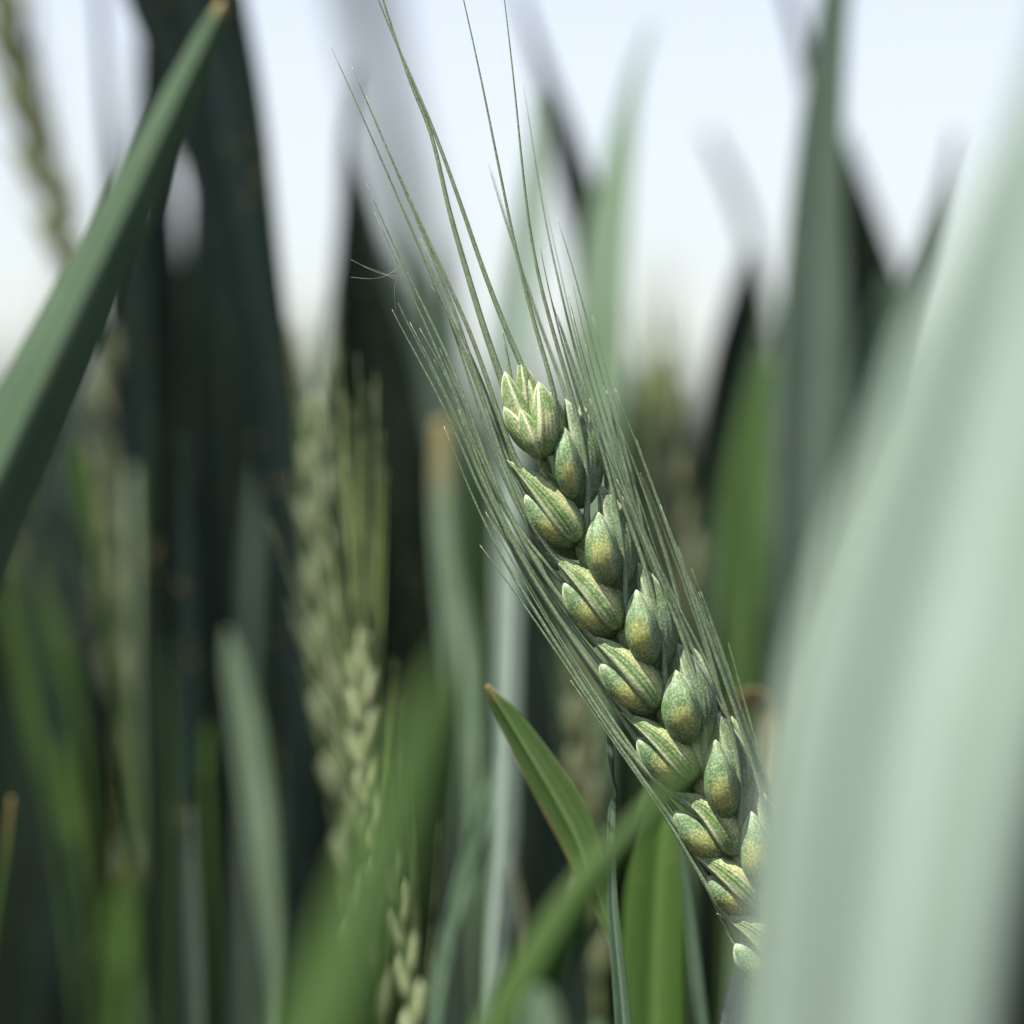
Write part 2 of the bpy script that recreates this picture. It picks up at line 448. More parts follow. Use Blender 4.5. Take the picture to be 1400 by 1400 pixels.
def awn_part(poly, dd0, dd1, parent, r=3.2, mat='awn', seed=0, barbs=True, n=8):
    # poly given tip first -> root first
    poly = list(poly)
    if mat == 'awn' and len(poly) > 4 and r < 5:
        for _ in range(2):
            q = poly[:]
            for k in range(1, len(poly) - 2):
                q[k] = tuple(0.5 * b + 0.25 * (a + c) for a, b, c in zip(poly[k - 1], poly[k], poly[k + 1]))
            poly = q
    P = vpts(poly[::-1], dd0, dd1, n)
    return awn_mesh(P, r * S, barbs, seed=seed, nseg=7 if barbs else 5).build('awn', M[mat], parent)

RT = [  # tip, bottom, width of each face-on husk on the right-hand row
    ((771, 583), (783, 684), 44), ((817, 699), (832, 802), 52), ((870, 806), (888, 910), 50),
    ((924, 916), (940, 1018), 54), ((978, 1011), (994, 1122), 56), ((1027, 1109), (1046, 1222), 54), ((1076, 1214), (1096, 1325), 52)]
LT = [  # upper husk tip, base, lower husk tip
    ((702, 640), (793, 740), (718, 676)), ((756, 766), (848, 860), (771, 796)), ((807, 877), (903, 967), (820, 906)),
    ((856, 984), (952, 1066), (871, 1008)), ((926, 1094), (1006, 1170), (922, 1108)), ((950, 1174), (1042, 1240), (967, 1198)),
    ((989, 1260), (1078, 1328), (1005, 1290))]
RAWN = [
    [[(612, -90), (636, 0), (659, 109), (679, 217), (701, 323), (711, 371), (729, 443), (752, 515), (768, 560), (776, 592)],
     [(666, 219), (680, 265), (696, 323), (713, 371), (737, 440), (763, 510), (778, 560), (790, 600)]],
    [[(678, -90), (690, 0), (707, 129), (713, 229), (721, 314), (734, 377), (752, 443), (774, 514), (797, 585), (806, 642), (812, 700)],
     [(714, 106), (733, 243), (750, 329), (767, 400), (781, 457), (797, 529), (820, 595), (836, 650), (842, 705)],
     [(737, 330), (745, 380), (760, 440), (778, 505), (802, 580), (820, 640), (832, 690)]],
    [[(761, 426), (772, 460), (791, 520), (815, 585), (838, 655), (850, 720), (862, 795)],
     [(761, 297), (776, 337), (800, 429), (820, 509), (845, 600), (866, 675), (882, 745), (893, 815)],
     [(776, 398), (789, 457), (806, 525), (830, 600), (852, 668), (872, 735), (884, 800)]],
    [[(749, 394), (768, 455), (790, 520), (813, 590), (838, 652), (863, 721), (882, 770), (899, 825), (915, 895)],
     [(829, 534), (845, 575), (872, 645), (900, 725), (925, 805), (943, 870), (950, 925)],
     [(800, 470), (815, 530), (842, 610), (868, 690), (893, 765), (918, 840), (935, 905)]],
    [[(782, 430), (798, 500), (825, 590), (848, 655), (871, 714), (893, 770), (916, 826), (944, 896), (960, 950), (971, 1000)],
     [(841, 531), (866, 590), (885, 650), (916, 730), (945, 810), (972, 895), (992, 960), (1003, 1015)],
     [(806, 545), (832, 610), (862, 680), (892, 750), (920, 822), (952, 900), (975, 970), (990, 1010)]],
    [[(843, 655), (868, 700), (900, 775), (930, 835), (960, 895), (980, 930), (996, 975), (1014, 1030), (1022, 1098)],
     [(927, 748), (938, 780), (962, 830), (985, 900), (1008, 965), (1030, 1040), (1048, 1110)],
     [(870, 600), (890, 660), (920, 735), (950, 812), (975, 880), (1000, 950), (1022, 1020), (1040, 1100)]],
    [[(903, 690), (930, 765), (965, 860), (1000, 955), (1030, 1040), (1055, 1120), (1074, 1205)],
     [(996, 880), (1012, 940), (1027, 991), (1045, 1050), (1062, 1120), (1092, 1215)],
     [(955, 810), (980, 870), (1003, 945), (1030, 1020), (1058, 1095), (1084, 1210)]]]
LAWN = [
    [[(481, 91), (505, 150), (529, 200), (574, 309), (614, 389), (645, 450), (668, 520), (686, 585), (704, 640)],
     [(450, 58), (478, 120), (514, 200), (557, 300), (594, 386), (626, 457), (649, 514), (672, 580), (690, 632), (720, 678)],
     [(589, 390), (612, 420), (640, 470), (664, 530), (684, 590), (710, 650)]],
    [[(500, 130), (526, 200), (556, 268), (586, 337), (626, 429), (650, 500), (668, 580), (694, 660), (728, 722), (757, 768)],
     [(574, 449), (603, 497), (634, 557), (652, 620), (684, 700), (725, 752), (772, 798)],
     [(575, 325), (592, 375), (622, 450), (650, 540), (668, 610), (694, 680), (735, 740), (764, 780)]],
    [[(501, 251), (522, 300), (546, 354), (586, 434), (620, 497), (645, 560), (664, 640), (695, 715), (740, 790), (808, 878)],
     [(512, 290), (540, 356), (575, 430), (605, 490), (640, 580), (658, 650), (690, 735), (742, 808), (820, 906)],
     [(601, 476), (620, 520), (648, 590), (672, 660), (705, 725), (750, 790), (813, 885)]],
    [[(560, 440), (590, 500), (625, 560), (650, 640), (680, 712), (722, 785), (778, 870), (857, 985)],
     [(536, 423), (548, 450), (566, 480), (607, 551), (639, 620), (653, 677), (681, 723), (721, 781), (775, 870), (830, 950), (871, 1010)]],
    [[(607, 583), (625, 625), (644, 677), (670, 738), (704, 795), (739, 845), (771, 898), (805, 952), (834, 996), (872, 1052), (923, 1096)],
     [(627, 560), (645, 620), (668, 690), (700, 760), (745, 840), (790, 915), (840, 990), (880, 1050), (924, 1108)]],
    [[(656, 745), (690, 790), (735, 850), (790, 935), (832, 1002), (872, 1060), (915, 1110), (951, 1176)],
     [(664, 700), (700, 775), (750, 850), (800, 935), (845, 1005), (895, 1080), (935, 1140), (967, 1200)]],
    [[(780, 930), (830, 1005), (880, 1075), (922, 1125), (955, 1195), (989, 1261)],
     [(800, 940), (850, 1020), (905, 1100), (945, 1170), (975, 1225), (1005, 1292)]]]

for k in range(2, 14):
    a_, b_ = RACH[k], RACH[k - 2]
    mb = MB(); sg = 7 if k % 2 else -5
    husk(mb, at(a_[0] + sg, a_[1] + 6, 0.0006), at(b_[0] + sg + 3, b_[1] + 14, 0.0008), 30 * S, 26 * S, bend=(sg * 0.4 * S, 0, 0), keel=90, keelh=0.06, nerves=0.9, amp=0.02, yellow=(0.4, 90, 0.3, 60))
    mb.build('palea', M['keeled'], rach)
def strew(pl, k):
    """a neighbour of an awn: same foot, a little shorter, splayed a little outwards"""
    rnd = random.Random(k); n = len(pl) - 1; c = rnd.randint(0, max(0, n // 3)); off = rnd.uniform(4, 13) * rnd.choice((-1, 1)); dy = rnd.uniform(-12, 12)
    return [(p[0] + off * ((n - i) / n) ** 0.8, p[1] + dy * (n - i) / n) for i, p in enumerate(pl)][c:]
sd = 0
for i, (tp, bt, W) in enumerate(RT):
    T_, B_ = tp, bt
    part = spk_part(lambda mb: husk(mb, at(B_[0] + 6, B_[1] + 12, 0.0011), at(T_[0] + 1, T_[1] - 38, 0.0006), 54 * S, 48 * S, bend=(17 * S, 0, 0),
                                    keel=118, keelh=0.10, nerves=1.0, amp=0.026, palekeel=0.5, pu=0.5, pt=0.85), M['lemma'], ear, 'spikelet')
    spk_part(lambda mb: husk(mb, at(B_[0], B_[1], -0.0010), at(T_[0], T_[1], -0.0013), W * S * (0.93 + 0.09 * ((i * 5) % 4 - 1.5) / 2), W * S * 1.08, bend=(-2 * S, -6 * S, 0),
                             keel=(62 if i % 2 else 66), keelh=0.05, nerves=0.8, yellow=(0.40 + 0.03 * ((i * 3) % 4 - 1.5), 92 + 9 * ((i * 7) % 3 - 1), 0.19 + 0.03 * (i % 3), 44 + 5 * (i % 2)), palekeel=0.15, pu=0.6, pt=0.80), M['husk'], part, 'glume')
    spk_part(lambda mb: husk(mb, at(B_[0] + 16, B_[1] - 14, 0.0022), at(T_[0] + 22, T_[1] - 32, 0.0025), 38 * S, 40 * S, bend=(12 * S, 0, 0),
                             keel=60, keelh=0.07, nerves=1.0, amp=0.026, palekeel=0.3, pu=0.5, pt=0.85), M['lemma'], part, 'lemma')
    if i > 0:
        spk_part(lambda mb: husk(mb, at(T_[0] - 6, T_[1] + 58, 0.0000), at(T_[0] - 34, T_[1] - 5, 0.0002), 30 * S, 26 * S, bend=(-1 * S, 0, 0),
                                 keel=95, keelh=0.05, nerves=0.8, yellow=(0.45, 80, 0.2, 40)), M['keeled'], part, 'glume')
    for j, pl in enumerate(RAWN[i]):
        sd += 1
        if j == 0: pl = pl[:-1] + [(T_[0] - 12, T_[1] - 18), (T_[0] - 15, T_[1] + 10), (T_[0] - 13, T_[1] + 40)]
        else: pl = pl[:-1] + [(T_[0] + (8, 24)[j - 1], T_[1] - (40, 34)[j - 1]), (T_[0] + (12, 28)[j - 1], T_[1] - (15, 8)[j - 1]), (T_[0] + (20, 34)[j - 1], T_[1] + (18, 24)[j - 1])]
        d0 = (-0.0006, 0.0030, 0.0015)[j]; d1 = (-0.0014, 0.0035, -0.0008)[j] + (0.0006 * ((sd * 7) % 5 - 2))
        awn_part(pl, d0, d1, part, (4.6, 3.8, 3.6)[j], seed=sd)
        if j >= 1: awn_part(strew(pl, sd), d0 + 0.0012, d1 + 0.003, part, 2.5, seed=sd + 100)
for i, (t1, b1, t2) in enumerate(LT):
    rj = random.Random(40 + i); jw = rj.uniform(0.9, 1.1); jk = rj.uniform(-8, 8); jb = rj.uniform(0.6, 1.4)
    bx = Vector((9 * S * jb, 0, 11 * S * jb))
    part = spk_part(lambda mb: husk(mb, at(b1[0] - 2, b1[1] + 3, 0.0004), at(t2[0], t2[1], -0.0004), 50 * S * rj.uniform(.92, 1.08), 50 * S, bend=(-5 * S * jb, 0, -7 * S),
                                    keel=40, keelh=0.05, nerves=0.6, yellow=(0.48, 95, 0.22, 52), palekeel=0.2, pu=0.6, pt=0.75), M['husk'], ear, 'spikelet')
    spk_part(lambda mb: husk(mb, at(b1[0], b1[1], -0.0010), at(t1[0] - 9, t1[1] - 11, -0.0006), 45 * S * jw, 40 * S, bend=tuple(bx),
                             keel=118 + jk, keelh=0.16, nerves=1.0, amp=0.04, yellow=(0.40, 48, 0.36, 26), palekeel=0.85, roll=R(10), pu=0.5, pt=1.15), M['keeled'], part, 'glume')  # yellow strip along the upper edge paints the lit crest
    spk_part(lambda mb: husk(mb, at(b1[0] + 6, b1[1] + 22, 0.0022), at(t2[0] + 18, t2[1] + 44, 0.0026), 26 * S, 30 * S, bend=(-3 * S, 0, -3 * S),
                             keel=70, keelh=0.1, nerves=0.5, palekeel=0.1), M['husk'], part, 'lemma')
    for j, pl in enumerate(LAWN[i]):
        sd += 1
        if j == 0: pl = pl + [(t1[0] * 0.84 + b1[0] * 0.16 + 3, t1[1] * 0.84 + b1[1] * 0.16 - 4), (t1[0] * 0.68 + b1[0] * 0.32 + 6, t1[1] * 0.68 + b1[1] * 0.32 - 8)]
        elif j == 1: pl = pl + [(t2[0] * 0.75 + b1[0] * 0.25, t2[1] * 0.75 + b1[1] * 0.25)]
        awn_part(pl, (-0.0008, -0.0002, 0.0012)[j], (0.0002, 0.0012, 0.0028)[j] + 0.0006 * ((sd * 5) % 5 - 2), part, (4.8, 4.0, 3.4)[j], seed=sd)
        if j == 1 and i % 2: awn_part(strew(pl, sd), 0.0008, 0.0035, part, 2.5, seed=sd + 100)
# the terminal spikelet
tb = (742, 628)
part = spk_part(lambda mb: husk(mb, at(744, 626, 0.0010), at(713, 496, 0.0006), 40 * S, 40 * S, bend=(2 * S, 0, 0), keel=80, keelh=0.12, nerves=0.8, yellow=(0.45, 80, 0.2, 50)), M['keeled'], ear, 'spikelet')
for (bx_, by_, tx, ty, d, W, T_, kl, bn) in ((738, 622, 689, 556, -0.0010, 30, 36, 60, -3), (740, 626, 690, 508, -0.0004, 36, 36, 75, -7), (744, 626, 736, 522, -0.0014, 40, 42, 112, 6),
                                            (748, 624, 752, 536, 0.0004, 34, 34, 90, 7), (738, 628, 712, 560, -0.0018, 30, 30, 85, 0), (724, 590, 711, 488, 0.0006, 26, 26, 95, 2)):
    spk_part(lambda mb: husk(mb, at(bx_, by_, d), at(tx, ty, d - 0.0004), W * S, T_ * S, bend=(bn * S, 0, 0), keel=kl, keelh=0.16, nerves=1.0, amp=0.026,
                             yellow=(0.45, 80, 0.22, 45), palekeel=0.95), M['keeled'], part, 'glume')
for pl, r in (([(500, -80), (524, 0), (559, 106), (590, 186), (614, 286), (634, 357), (660, 443), (686, 520), (697, 552), (706, 588)], 6.2),
              ([(486, -80), (516, 0), (544, 63), (567, 120), (593, 171), (630, 266), (664, 397), (690, 447), (714, 494), (725, 530), (733, 572)], 4.9),
              ([(687, 452), (692, 480), (699, 520), (706, 560)], 4.4),):
    sd += 1
    awn_part(pl, 0.0, 0.0004, part, r, seed=sd)

# ------------------------------------------------------------------ other ears, farther off
def far_ear(label, axis, dd, width, nsp, awn_up, awn_polys=(), mat='farhusk', amat='farawn', group='blurred wheat ears behind the sharp one', seed=1, lean=0.0, awnlen=240, awn_r=2.4, splay=0.35):
    """axis (px, py) from tip to base"""
    rnd = random.Random(seed)
    C = crom([(a[0], a[1], dd) for a in axis], 12)
    P = [at(*q) for q in C]
    root = empty('wheat_ear', (P[-1].x, P[-1].y, 0)); tag(root, label, 'wheat ear', group)
    k = S * (DF + dd) / DF
    mb = MB(); tube(mb, P, lambda t: 4 * k, 6); mb.build('rachis', M['rachis'], root)
    T = frames(P)
    n = len(P)
    for j in range(nsp):
        t = j / nsp; f = t * (n - 1); i = min(int(f), n - 2); p = P[i].lerp(P[i + 1], f - i); up = -T[i]
        side = Vector((1, 0, 0)) if j % 2 else Vector((-1, 0, 0))
        side = (side - up * side.dot(up)).normalized() + Vector((0, rnd.uniform(-.3, .3), 0))
        ws = width * k * (0.75 + 0.25 * min(1, j / 3))
        ln = width * k * 2.5
        if j == 0: side = side * 0.1
        b = p - up * ln * 0.25; tp = p + up * ln * 0.75 + side * ws * 0.42
        mb = MB(); husk(mb, b, tp, ws * 0.62, ws * 0.6, bend=tuple(side * ws * 0.12), nu=10, nv=12, nerves=0, keel=90, keelh=0.1, yellow=(0.45, 90, 0.2, 50))
        sp = mb.build('spikelet', M[mat], root)
        for s_ in (-1, 1):
            mb = MB(); husk(mb, b, tp + Vector((s_ * ws * 0.22, -0.0003 * s_, -ln * 0.12)), ws * 0.42, ws * 0.42, bend=(s_ * ws * 0.12, 0, 0), nu=8, nv=10, nerves=0, paletip=True)
            mb.build('glume', M[mat], sp)
            al = awnlen * k * rnd.uniform(0.7, 1.1)
            d = (up + side * splay * 0.5 + Vector((s_ * 0.05 + rnd.uniform(-.06, .06), rnd.uniform(-.12, .12), 0))).normalized()
            A = []
            for q in range(9):
                u = q / 8
                A.append(tp + d * al * u + Vector((lean * al * u * u, 0, 0)) + up * 0.0)
            awn_mesh(A, awn_r * k, False, nseg=5).build('awn', M[amat], sp)
    for pl in awn_polys:
        A = [at(q[0], q[1], dd) for q in crom(pl[::-1], 6)]
        awn_mesh(A, 3.4 * k, False, nseg=5).build('awn', M['litawn'], root)
    q = P[-1]; stem_down(q, T[-1], root, M['dimstalk'], 0.0011)
    return root

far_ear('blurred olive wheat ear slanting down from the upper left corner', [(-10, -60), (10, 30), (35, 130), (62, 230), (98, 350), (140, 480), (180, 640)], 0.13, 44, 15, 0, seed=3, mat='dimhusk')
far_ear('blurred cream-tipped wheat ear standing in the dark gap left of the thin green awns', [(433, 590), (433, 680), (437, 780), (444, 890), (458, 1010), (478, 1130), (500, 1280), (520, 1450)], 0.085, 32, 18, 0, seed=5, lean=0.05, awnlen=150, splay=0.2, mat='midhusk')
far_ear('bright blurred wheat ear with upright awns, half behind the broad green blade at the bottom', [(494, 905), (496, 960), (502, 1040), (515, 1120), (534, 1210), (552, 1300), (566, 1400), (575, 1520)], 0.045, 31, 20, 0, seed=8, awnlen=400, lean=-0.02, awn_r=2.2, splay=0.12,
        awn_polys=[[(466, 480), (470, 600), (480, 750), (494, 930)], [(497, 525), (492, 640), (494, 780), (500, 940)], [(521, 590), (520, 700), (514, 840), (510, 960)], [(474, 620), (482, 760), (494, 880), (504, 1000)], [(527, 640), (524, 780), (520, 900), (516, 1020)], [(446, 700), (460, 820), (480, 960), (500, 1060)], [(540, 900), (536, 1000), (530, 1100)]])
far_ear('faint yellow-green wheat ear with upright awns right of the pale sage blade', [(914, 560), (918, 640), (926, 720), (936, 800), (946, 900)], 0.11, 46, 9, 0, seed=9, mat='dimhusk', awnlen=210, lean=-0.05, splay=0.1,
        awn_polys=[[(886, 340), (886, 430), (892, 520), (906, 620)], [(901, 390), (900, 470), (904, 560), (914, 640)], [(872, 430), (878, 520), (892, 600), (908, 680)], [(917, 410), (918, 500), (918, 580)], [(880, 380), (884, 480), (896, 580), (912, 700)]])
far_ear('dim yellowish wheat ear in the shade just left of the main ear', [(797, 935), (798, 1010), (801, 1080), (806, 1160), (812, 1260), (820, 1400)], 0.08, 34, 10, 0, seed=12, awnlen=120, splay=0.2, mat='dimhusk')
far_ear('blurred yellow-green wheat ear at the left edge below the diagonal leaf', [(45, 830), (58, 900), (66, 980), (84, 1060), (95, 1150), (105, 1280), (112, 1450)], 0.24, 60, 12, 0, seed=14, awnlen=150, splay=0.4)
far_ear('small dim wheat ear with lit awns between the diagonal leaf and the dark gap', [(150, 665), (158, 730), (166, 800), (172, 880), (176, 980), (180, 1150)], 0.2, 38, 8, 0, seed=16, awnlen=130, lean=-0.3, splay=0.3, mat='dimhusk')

# ------------------------------------------------------------------ leaves
G = 'blurred leaf blades among the wheat'
leaf('long sage-green leaf rising diagonally from the left edge, its tip tan and cut', [(306, 2, 14), (288, 42, 34), (258, 105, 46), (220, 185, 58), (172, 288, 76), (118, 400, 90), (66, 508, 104), (10, 625, 112), (-60, 780, 116)], 'nearleaf', roll=4, fold=-0.6, tipdry=0.002, dd=-0.045, twist=10)
leaf('huge pale blurred leaf close to the lens, filling the lower right', [(1455, -100, 16), (1450, 0, 40), (1440, 150, 110), (1422, 300, 200), (1388, 480, 285), (1360, 600, 312), (1312, 800, 360), (1260, 1000, 366), (1224, 1200, 356), (1200, 1400, 342), (1188, 1600, 330), (1180, 1900, 310)], 'pale', roll=14, fold=0.14, dd=-0.13)
leaf('pale-bluish blurred sheath in front of the lowest spikelets, left of the huge leaf', [(1240, 520, 10), (1204, 640, 34), (1162, 780, 60), (1124, 930, 80), (1096, 1080, 90), (1078, 1240, 90), (1066, 1420, 90), (1060, 1600, 90)], 'glauc', roll=10, fold=0.5, dd=-0.075)
leaf('bright green blurred blade rising from the bottom edge left of centre', [(628, 880, 14), (600, 940, 44), (572, 1010, 72), (548, 1090, 88), (518, 1180, 98), (482, 1290, 112), (445, 1400, 128), (410, 1520, 130), (390, 1700, 120)], 'midgreen', roll=20, fold=-0.35, dd=-0.13)
leaf('narrow blurred green blade crossing in front of the ear to the lower left', [(990, 1000, 6), (935, 1058, 16), (880, 1118, 28), (815, 1195, 44), (755, 1290, 62), (700, 1400, 82), (655, 1520, 96), (640, 1700, 100)], 'midgreen', roll=-8, fold=-0.6, dd=-0.068)
leaf('short clear green leaf with a pink dry tip and yellow margin, below centre', [(665, 937, 6), (677, 955, 17), (700, 990, 34), (732, 1042, 48), (765, 1098, 56), (792, 1150, 54), (812, 1205, 42), (828, 1250, 28), (842, 1300, 14), (852, 1400, 12), (858, 1520, 14)], 'clear', roll=22, fold=-0.12, tipdry=0.0028, edge=-1, dd=0.012, extend=False, n=12, nx=21)
leaf('thin twisted grey-green leaf standing upright under the middle of the ear', [(832, 1000, 5), (835, 1030, 8), (837, 1060, 4), (842, 1085, 3), (838, 1110, 10), (837, 1180, 12), (840, 1250, 16), (848, 1330, 20), (856, 1420, 24), (860, 1520, 26)], 'sage', roll=20, fold=0.5, dd=0.006, n=12)
leaf('translucent bright green leaf upright at the bottom, right of the thin twisted leaf', [(922, 1020, 30), (915, 1090, 60), (906, 1180, 78), (900, 1290, 86), (898, 1400, 90), (896, 1520, 90)], 'bright', roll=30, fold=0.3, dd=0.035)
leaf('narrow pale green leaf against the right of the bright green leaf', [(925, 1110, 6), (938, 1190, 12), (947, 1270, 15), (956, 1350, 16), (964, 1420, 16), (970, 1520, 16)], 'sage', roll=20, fold=0.6, dd=0.028)
leaf('grey-white flag leaf below the foot of the ear', [(1022, 1262, 10), (1028, 1310, 40), (1036, 1370, 90), (1044, 1430, 120), (1050, 1520, 130)], 'pale', roll=10, fold=0.3, dd=0.012)
leaf('pale sunlit straight leaf standing upright left of the ear', [(706, 560, 14), (702, 640, 18), (699, 740, 21), (696, 850, 21), (692, 950, 19), (689, 1050, 17), (684, 1150, 14), (676, 1250, 12), (671, 1330, 11), (669, 1420, 11), (668, 1520, 14)], 'pale', roll=36, fold=0.5, dd=0.05)
leaf('slender green leaf leaning beside the pale straight leaf', [(706, 985, 8), (688, 1040, 20), (666, 1110, 26), (645, 1180, 26), (624, 1250, 22), (606, 1320, 20), (594, 1400, 20), (588, 1520, 20)], 'sage', roll=30, fold=0.4, dd=0.055)
leaf('fading leaf with an orange-brown tip in the gap left of the ear', [(603, 575, 16), (604, 640, 26), (607, 710, 30), (614, 780, 34), (626, 850, 44), (637, 930, 46), (644, 1020, 36), (648, 1110, 22)], 'glauc', minw=6, roll=24, fold=0.3, tipdry=0.012, dd=0.10)
leaf('cream withered leaf behind the top of the ear', [(736, 130, 12), (739, 180, 26), (733, 250, 40), (722, 340, 52), (710, 430, 56), (704, 510, 50), (700, 620, 40)], 'pale', roll=18, fold=0.3, dd=0.10)
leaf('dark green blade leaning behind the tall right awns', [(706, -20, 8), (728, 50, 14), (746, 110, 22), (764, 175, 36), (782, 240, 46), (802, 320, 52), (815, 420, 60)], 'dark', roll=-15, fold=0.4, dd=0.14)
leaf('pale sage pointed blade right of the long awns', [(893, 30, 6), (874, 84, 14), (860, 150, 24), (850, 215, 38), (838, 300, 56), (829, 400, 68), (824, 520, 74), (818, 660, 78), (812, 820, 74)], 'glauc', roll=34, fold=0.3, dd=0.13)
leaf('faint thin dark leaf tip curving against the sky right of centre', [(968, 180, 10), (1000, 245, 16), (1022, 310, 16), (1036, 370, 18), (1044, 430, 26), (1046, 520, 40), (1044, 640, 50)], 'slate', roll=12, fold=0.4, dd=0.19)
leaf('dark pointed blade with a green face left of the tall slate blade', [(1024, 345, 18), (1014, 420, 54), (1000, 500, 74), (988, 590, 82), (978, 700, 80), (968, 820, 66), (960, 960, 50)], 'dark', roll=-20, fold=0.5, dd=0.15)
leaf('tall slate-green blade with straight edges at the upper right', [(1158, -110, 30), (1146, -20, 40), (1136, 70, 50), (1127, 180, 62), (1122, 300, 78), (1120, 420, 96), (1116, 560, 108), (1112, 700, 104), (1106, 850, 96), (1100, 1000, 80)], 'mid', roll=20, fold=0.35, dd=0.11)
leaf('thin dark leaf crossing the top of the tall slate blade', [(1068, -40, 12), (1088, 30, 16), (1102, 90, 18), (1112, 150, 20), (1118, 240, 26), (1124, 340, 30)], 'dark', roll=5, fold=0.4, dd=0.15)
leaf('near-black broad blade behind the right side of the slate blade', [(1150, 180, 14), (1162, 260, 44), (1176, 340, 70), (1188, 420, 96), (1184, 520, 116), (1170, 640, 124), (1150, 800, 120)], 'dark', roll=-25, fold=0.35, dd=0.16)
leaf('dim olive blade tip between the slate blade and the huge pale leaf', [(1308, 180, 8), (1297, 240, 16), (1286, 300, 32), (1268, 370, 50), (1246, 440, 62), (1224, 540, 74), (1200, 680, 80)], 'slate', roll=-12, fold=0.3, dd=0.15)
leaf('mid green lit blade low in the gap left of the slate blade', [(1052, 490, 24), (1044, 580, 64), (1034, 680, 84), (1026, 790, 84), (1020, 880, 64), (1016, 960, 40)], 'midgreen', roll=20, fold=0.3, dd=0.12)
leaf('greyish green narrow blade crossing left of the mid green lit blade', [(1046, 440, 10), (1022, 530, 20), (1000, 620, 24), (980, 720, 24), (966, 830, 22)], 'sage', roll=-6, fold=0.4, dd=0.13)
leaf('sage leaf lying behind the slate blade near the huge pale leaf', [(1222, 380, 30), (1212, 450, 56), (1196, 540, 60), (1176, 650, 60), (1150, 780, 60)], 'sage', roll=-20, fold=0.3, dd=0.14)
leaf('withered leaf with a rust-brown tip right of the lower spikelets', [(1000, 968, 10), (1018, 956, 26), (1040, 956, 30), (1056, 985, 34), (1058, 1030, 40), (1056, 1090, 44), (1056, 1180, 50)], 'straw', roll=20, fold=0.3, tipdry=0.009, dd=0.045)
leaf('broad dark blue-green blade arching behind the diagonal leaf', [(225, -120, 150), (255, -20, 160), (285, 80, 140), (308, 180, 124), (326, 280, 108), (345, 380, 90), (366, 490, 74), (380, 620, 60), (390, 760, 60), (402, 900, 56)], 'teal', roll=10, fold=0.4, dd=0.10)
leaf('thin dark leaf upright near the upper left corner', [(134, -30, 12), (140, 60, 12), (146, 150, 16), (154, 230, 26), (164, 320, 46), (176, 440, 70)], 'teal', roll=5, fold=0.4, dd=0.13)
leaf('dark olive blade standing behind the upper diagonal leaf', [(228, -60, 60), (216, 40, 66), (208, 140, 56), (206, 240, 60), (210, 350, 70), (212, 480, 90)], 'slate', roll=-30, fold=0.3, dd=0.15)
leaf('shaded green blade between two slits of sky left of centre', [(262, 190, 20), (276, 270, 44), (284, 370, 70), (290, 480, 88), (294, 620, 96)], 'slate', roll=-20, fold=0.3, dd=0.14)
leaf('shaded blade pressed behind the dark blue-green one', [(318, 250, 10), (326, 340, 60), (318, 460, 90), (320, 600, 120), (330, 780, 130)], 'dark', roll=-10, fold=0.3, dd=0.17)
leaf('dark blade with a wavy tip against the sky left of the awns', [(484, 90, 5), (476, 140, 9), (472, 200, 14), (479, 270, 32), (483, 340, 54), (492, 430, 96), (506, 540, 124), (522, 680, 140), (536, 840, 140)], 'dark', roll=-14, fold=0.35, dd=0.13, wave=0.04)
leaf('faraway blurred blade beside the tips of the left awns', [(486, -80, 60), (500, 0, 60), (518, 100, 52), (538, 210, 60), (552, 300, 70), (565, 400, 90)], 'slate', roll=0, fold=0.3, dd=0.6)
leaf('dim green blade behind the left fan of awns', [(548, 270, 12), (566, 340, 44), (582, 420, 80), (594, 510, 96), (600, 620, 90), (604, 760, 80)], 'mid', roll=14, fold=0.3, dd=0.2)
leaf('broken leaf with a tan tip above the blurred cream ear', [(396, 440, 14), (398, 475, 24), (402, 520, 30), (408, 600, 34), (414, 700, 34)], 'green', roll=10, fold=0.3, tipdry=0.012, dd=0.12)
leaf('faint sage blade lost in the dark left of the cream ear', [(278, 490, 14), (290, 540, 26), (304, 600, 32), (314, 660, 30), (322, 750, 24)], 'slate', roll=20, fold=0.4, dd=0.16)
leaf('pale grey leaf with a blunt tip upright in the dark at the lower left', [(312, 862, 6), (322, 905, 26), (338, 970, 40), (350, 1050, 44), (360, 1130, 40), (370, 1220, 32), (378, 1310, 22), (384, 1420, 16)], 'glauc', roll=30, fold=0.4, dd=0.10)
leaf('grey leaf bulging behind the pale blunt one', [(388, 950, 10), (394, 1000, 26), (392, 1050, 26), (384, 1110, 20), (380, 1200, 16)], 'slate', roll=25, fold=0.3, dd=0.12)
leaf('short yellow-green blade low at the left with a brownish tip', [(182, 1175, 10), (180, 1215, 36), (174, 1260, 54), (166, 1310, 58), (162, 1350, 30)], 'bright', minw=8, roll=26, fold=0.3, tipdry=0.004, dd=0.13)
leaf('little green leaf tip glinting in the dark left of the pale grey leaf', [(286, 985, 4), (282, 1020, 16), (280, 1060, 18), (284, 1110, 10)], 'bright', minw=4, roll=26, fold=0.3, dd=0.09)
leaf('bright yellow-green streak of a leaf just under the diagonal leaf', [(98, 602, 6), (108, 640, 20), (120, 690, 22), (132, 745, 14), (142, 800, 8)], 'bright', minw=5, roll=30, fold=0.3, dd=0.10)
leaf('leftmost of the three sunlit leaves low at the left edge', [(8, 770, 6), (20, 850, 20), (40, 940, 26), (60, 1040, 22), (74, 1110, 10)], 'bright', minw=6, roll=34, fold=0.3, dd=0.12)
leaf('middle of the three sunlit leaves low at the left edge', [(58, 790, 6), (74, 860, 22), (94, 930, 26), (108, 1000, 14)], 'bright', minw=6, roll=28, fold=0.3, dd=0.13)
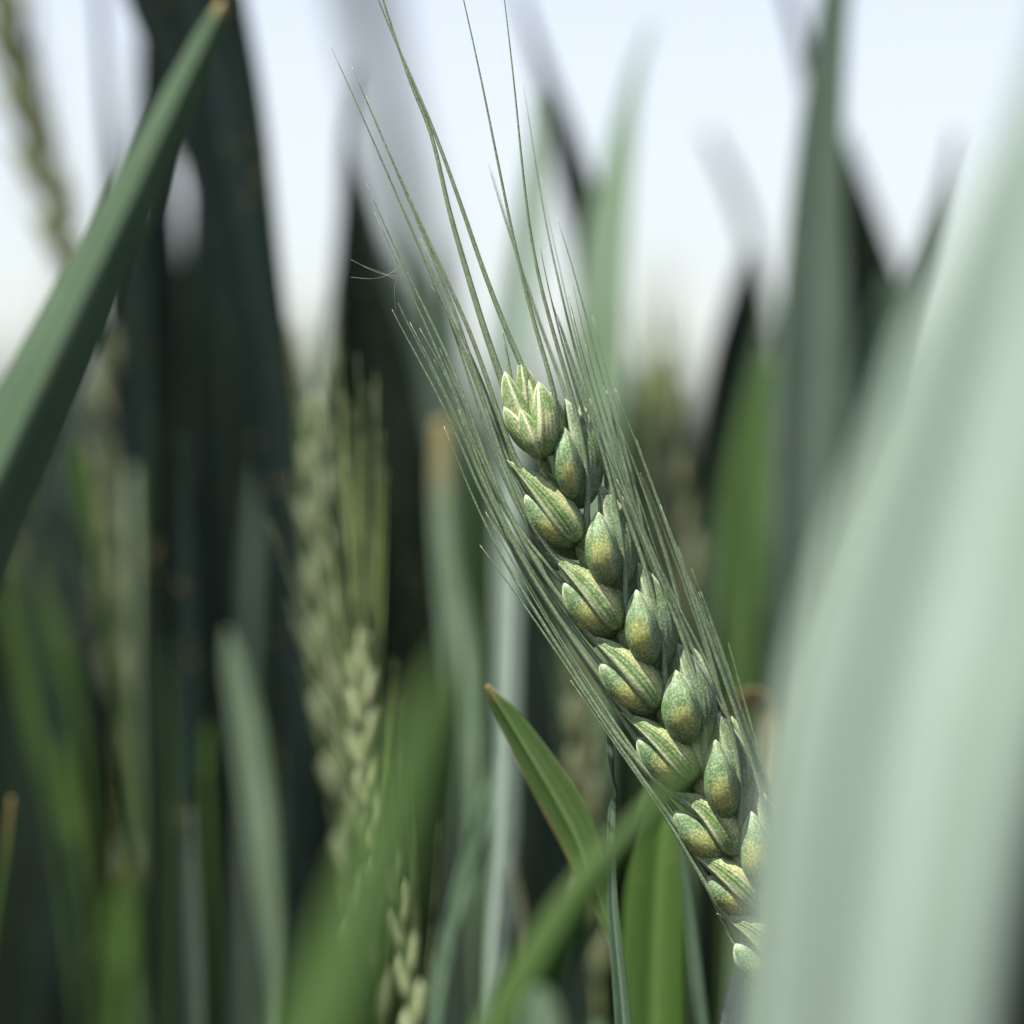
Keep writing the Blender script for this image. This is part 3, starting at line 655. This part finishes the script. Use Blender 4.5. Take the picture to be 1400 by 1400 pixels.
leaf('lowest of the three sunlit leaves low at the left edge', [(84, 1010, 6), (92, 1070, 24), (104, 1140, 26), (114, 1195, 8)], 'bright', minw=6, roll=30, fold=0.3, dd=0.11)
for lb, p_, m_2, d_ in (
    ('narrow dim blade standing in the dark, nearest the near leaf', [(214, 560, 5), (210, 640, 18), (206, 760, 24), (204, 900, 24), (210, 1100, 22)], 'dark', .10),
    ('narrow grey-green blade in the middle of the dark gap at the left', [(246, 600, 6), (252, 690, 20), (256, 800, 26), (258, 930, 24), (256, 1100, 20)], 'teal', .09),
    ('short narrow blade ending just above the pale blunt leaf', [(352, 640, 6), (350, 700, 18), (346, 780, 22), (342, 880, 18), (340, 1000, 12)], 'mid', .13),
    ('low thin blade beside the foot of the pale blunt leaf', [(262, 1110, 5), (264, 1190, 14), (268, 1290, 18), (272, 1420, 18)], 'mid', .07),
    ('thin green blade left of the glinting little leaf tip', [(228, 880, 4), (232, 960, 12), (238, 1080, 14), (240, 1240, 14)], 'green', .11),
    ('thin arching blade behind the awn fan at mid height', [(612, 330, 4), (620, 400, 12), (628, 480, 16), (634, 600, 18), (636, 760, 18)], 'green', .16)):
    leaf(lb, p_, m_2, roll=24, fold=0.4, dd=d_)
leaf('thin yellow-tipped green blade at the left edge near the bottom', [(16, 1090, 5), (10, 1150, 7), (2, 1210, 7), (-8, 1280, 7), (-18, 1400, 7)], 'bright', roll=20, fold=0.3, dd=0.05, tipdry=0.008)
leaf('blurred sage leaf tip poking up at the bottom edge', [(738, 1352, 20), (740, 1385, 50), (742, 1440, 66), (744, 1540, 70)], 'glauc', roll=10, fold=0.3, dd=-0.07)
leaf('thin brownish leaf in the dark below the short clear leaf', [(700, 1170, 4), (712, 1230, 8), (724, 1300, 9), (736, 1380, 10)], 'straw', roll=50, fold=0.4, dd=0.06)
leaf('dark teal blade behind the awns left of the bright pale straight leaf', [(660, 640, 10), (668, 740, 40), (672, 860, 50), (674, 1000, 50)], 'green', roll=-10, fold=0.3, dd=0.13)
leaf('dim green blade right behind the top of the clear leaf', [(745, 760, 20), (748, 880, 60), (752, 1000, 80), (756, 1150, 80)], 'slate', roll=-16, fold=0.3, dd=0.11)
leaf('blurred green-grey blade behind the middle spikelets', [(880, 500, 20), (884, 620, 60), (880, 760, 80), (876, 900, 80)], 'green', roll=-10, fold=0.3, dd=0.2)

# ------------------------------------------------------------------ spider silk near the left awns
mb = MB()
for pl in ([(480, 355), (500, 365), (520, 372), (541, 382)], [(480, 379), (505, 381), (525, 378), (541, 369)], [(497, 364), (520, 374), (543, 378)], [(541, 368), (543, 384)], [(541, 384), (539, 400), (541, 425)]):
    tube(mb, vpts(pl, 0.0, 0.001, 6), lambda t: 0.15 * S, 4)
m_, t_, _ = newmat('silk'); o1 = t_.nodes.new('ShaderNodeOutputMaterial'); p1 = t_.nodes.new('ShaderNodeBsdfPrincipled')
p1.inputs['Base Color'].default_value = (.45, .47, .5, 1); p1.inputs['Roughness'].default_value = .3; L(t_, p1.outputs[0], o1.inputs[0])
tag(mb.build('spider_silk', m_), 'few loose strands of spider silk beside the left awns', 'spider silk')

# ------------------------------------------------------------------ the crop behind: one mass of blades nobody could count
SKY = [(-400, 470), (0, 500), (60, 530), (100, 440), (140, 380), (190, 330), (250, 480), (300, 400), (380, 430), (425, 500), (460, 480), (520, 470), (600, 500), (700, 540), (800, 470), (860, 490), (940, 540), (1000, 480), (1080, 460), (1200, 470), (1300, 480), (1800, 480)]
def skyline(x):
    for (a, ya), (b, yb) in zip(SKY, SKY[1:]):
        if a <= x <= b: return ya + (yb - ya) * (x - a) / (b - a)
    return 480
def mass(label, count, d0, d1, mats, seed, spread, lift, wmin, wmax, ymin=0):
    rnd = random.Random(seed)
    mats = list(dict.fromkeys(mats)); mbs = {m: MB() for m in mats}
    for i in range(count):
        dd = d0 + (d1 - d0) * (i + rnd.random()) / count
        x = rnd.uniform(-spread, spread) + 700
        k = S * (DF + dd) / DF
        top = skyline(min(max(x, -399), 1790)) + lift + rnd.expovariate(1 / 90.0)
        wd = rnd.uniform(wmin, wmax) / k / 1000.0
        dx = rnd.uniform(-70, 70)
        L_ = 0.28 / k
        C = []
        for q in range(5):
            u = q / 4
            C.append((x + dx * (u - 0.2) * 1.5 + rnd.uniform(-10, 10), top + L_ * u, dd + rnd.uniform(-.01, .01), wd * (0.06, 0.7, 1, 1, .7)[q]))
        ribbon(mbs[rnd.choice(mats)], C, R(rnd.uniform(-60, 60)), rnd.uniform(.2, .6), nx=5, n=3)
    # one object
    allm = MB()
    first = True
    for m in mats:
        o = mbs[m]
    big = MB(); idx = []
    for j, m in enumerate(mats):
        nf = len(mbs[m].f); big.add(mbs[m].v, mbs[m].f, mbs[m].c, mbs[m].uv); idx += [j] * nf
    o = big.build('wheat_crop', M[mats[0]])
    for m in mats[1:]: o.data.materials.append(M[m])
    o.data.polygons.foreach_set('material_index', idx)
    tag(o, label, 'crop', kind='stuff')
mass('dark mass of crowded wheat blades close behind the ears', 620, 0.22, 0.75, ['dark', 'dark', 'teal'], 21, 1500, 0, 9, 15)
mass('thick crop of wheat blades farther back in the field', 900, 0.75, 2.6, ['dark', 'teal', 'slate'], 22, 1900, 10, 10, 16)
mass('sunlit distant wheat crop at the field horizon', 900, 2.6, 9.0, ['bright', 'green'], 23, 1900, -20, 16, 40)

def around():
    """unseen crop beside and behind the photographer, added to shade the scene"""
    rnd = random.Random(31); big = MB()
    for i in range(2600):
        a = rnd.uniform(0, 2 * math.pi); d = 0.30 + 1.5 * rnd.random() ** 1.3
        x = d * math.sin(a); y = d * math.cos(a) + 0.1
        if y > 0.30 and abs(x) < 0.28 * y + 0.10: continue
        if math.hypot(x, y) < 0.26: continue
        top = HC + rnd.uniform(-0.04, 0.10)
        h = rnd.uniform(.25, .4); wd = rnd.uniform(.010, .016); an = rnd.uniform(0, math.pi)
        sx, sy = math.cos(an), math.sin(an); lx, ly = rnd.uniform(-.05, .05), rnd.uniform(-.05, .05)
        vs = []; cs = []
        for q in range(6):
            u = q / 5; ww = wd * (0.05, .6, .95, 1, .9, .5)[q] / 2
            c = Vector((x + lx * (1 - u) ** 2, y + ly * (1 - u) ** 2, top - h * u))
            for v in (-1, 0, 1):
                vs.append(c + Vector((sx * v * ww + (0.25 * ww * sy if v == 0 else 0), sy * v * ww - (0.25 * ww * sx if v == 0 else 0), 0)))
        fs = [(q * 3 + k, q * 3 + k + 1, q * 3 + k + 4, q * 3 + k + 3) for q in range(5) for k in (0, 1)]
        big.add(vs, fs)
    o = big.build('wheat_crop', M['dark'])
    tag(o, 'unseen ring of wheat blades around the photographer, added for shade', 'crop', kind='stuff')
around()  # ring of crop out of view, added to hold skylight off the scene
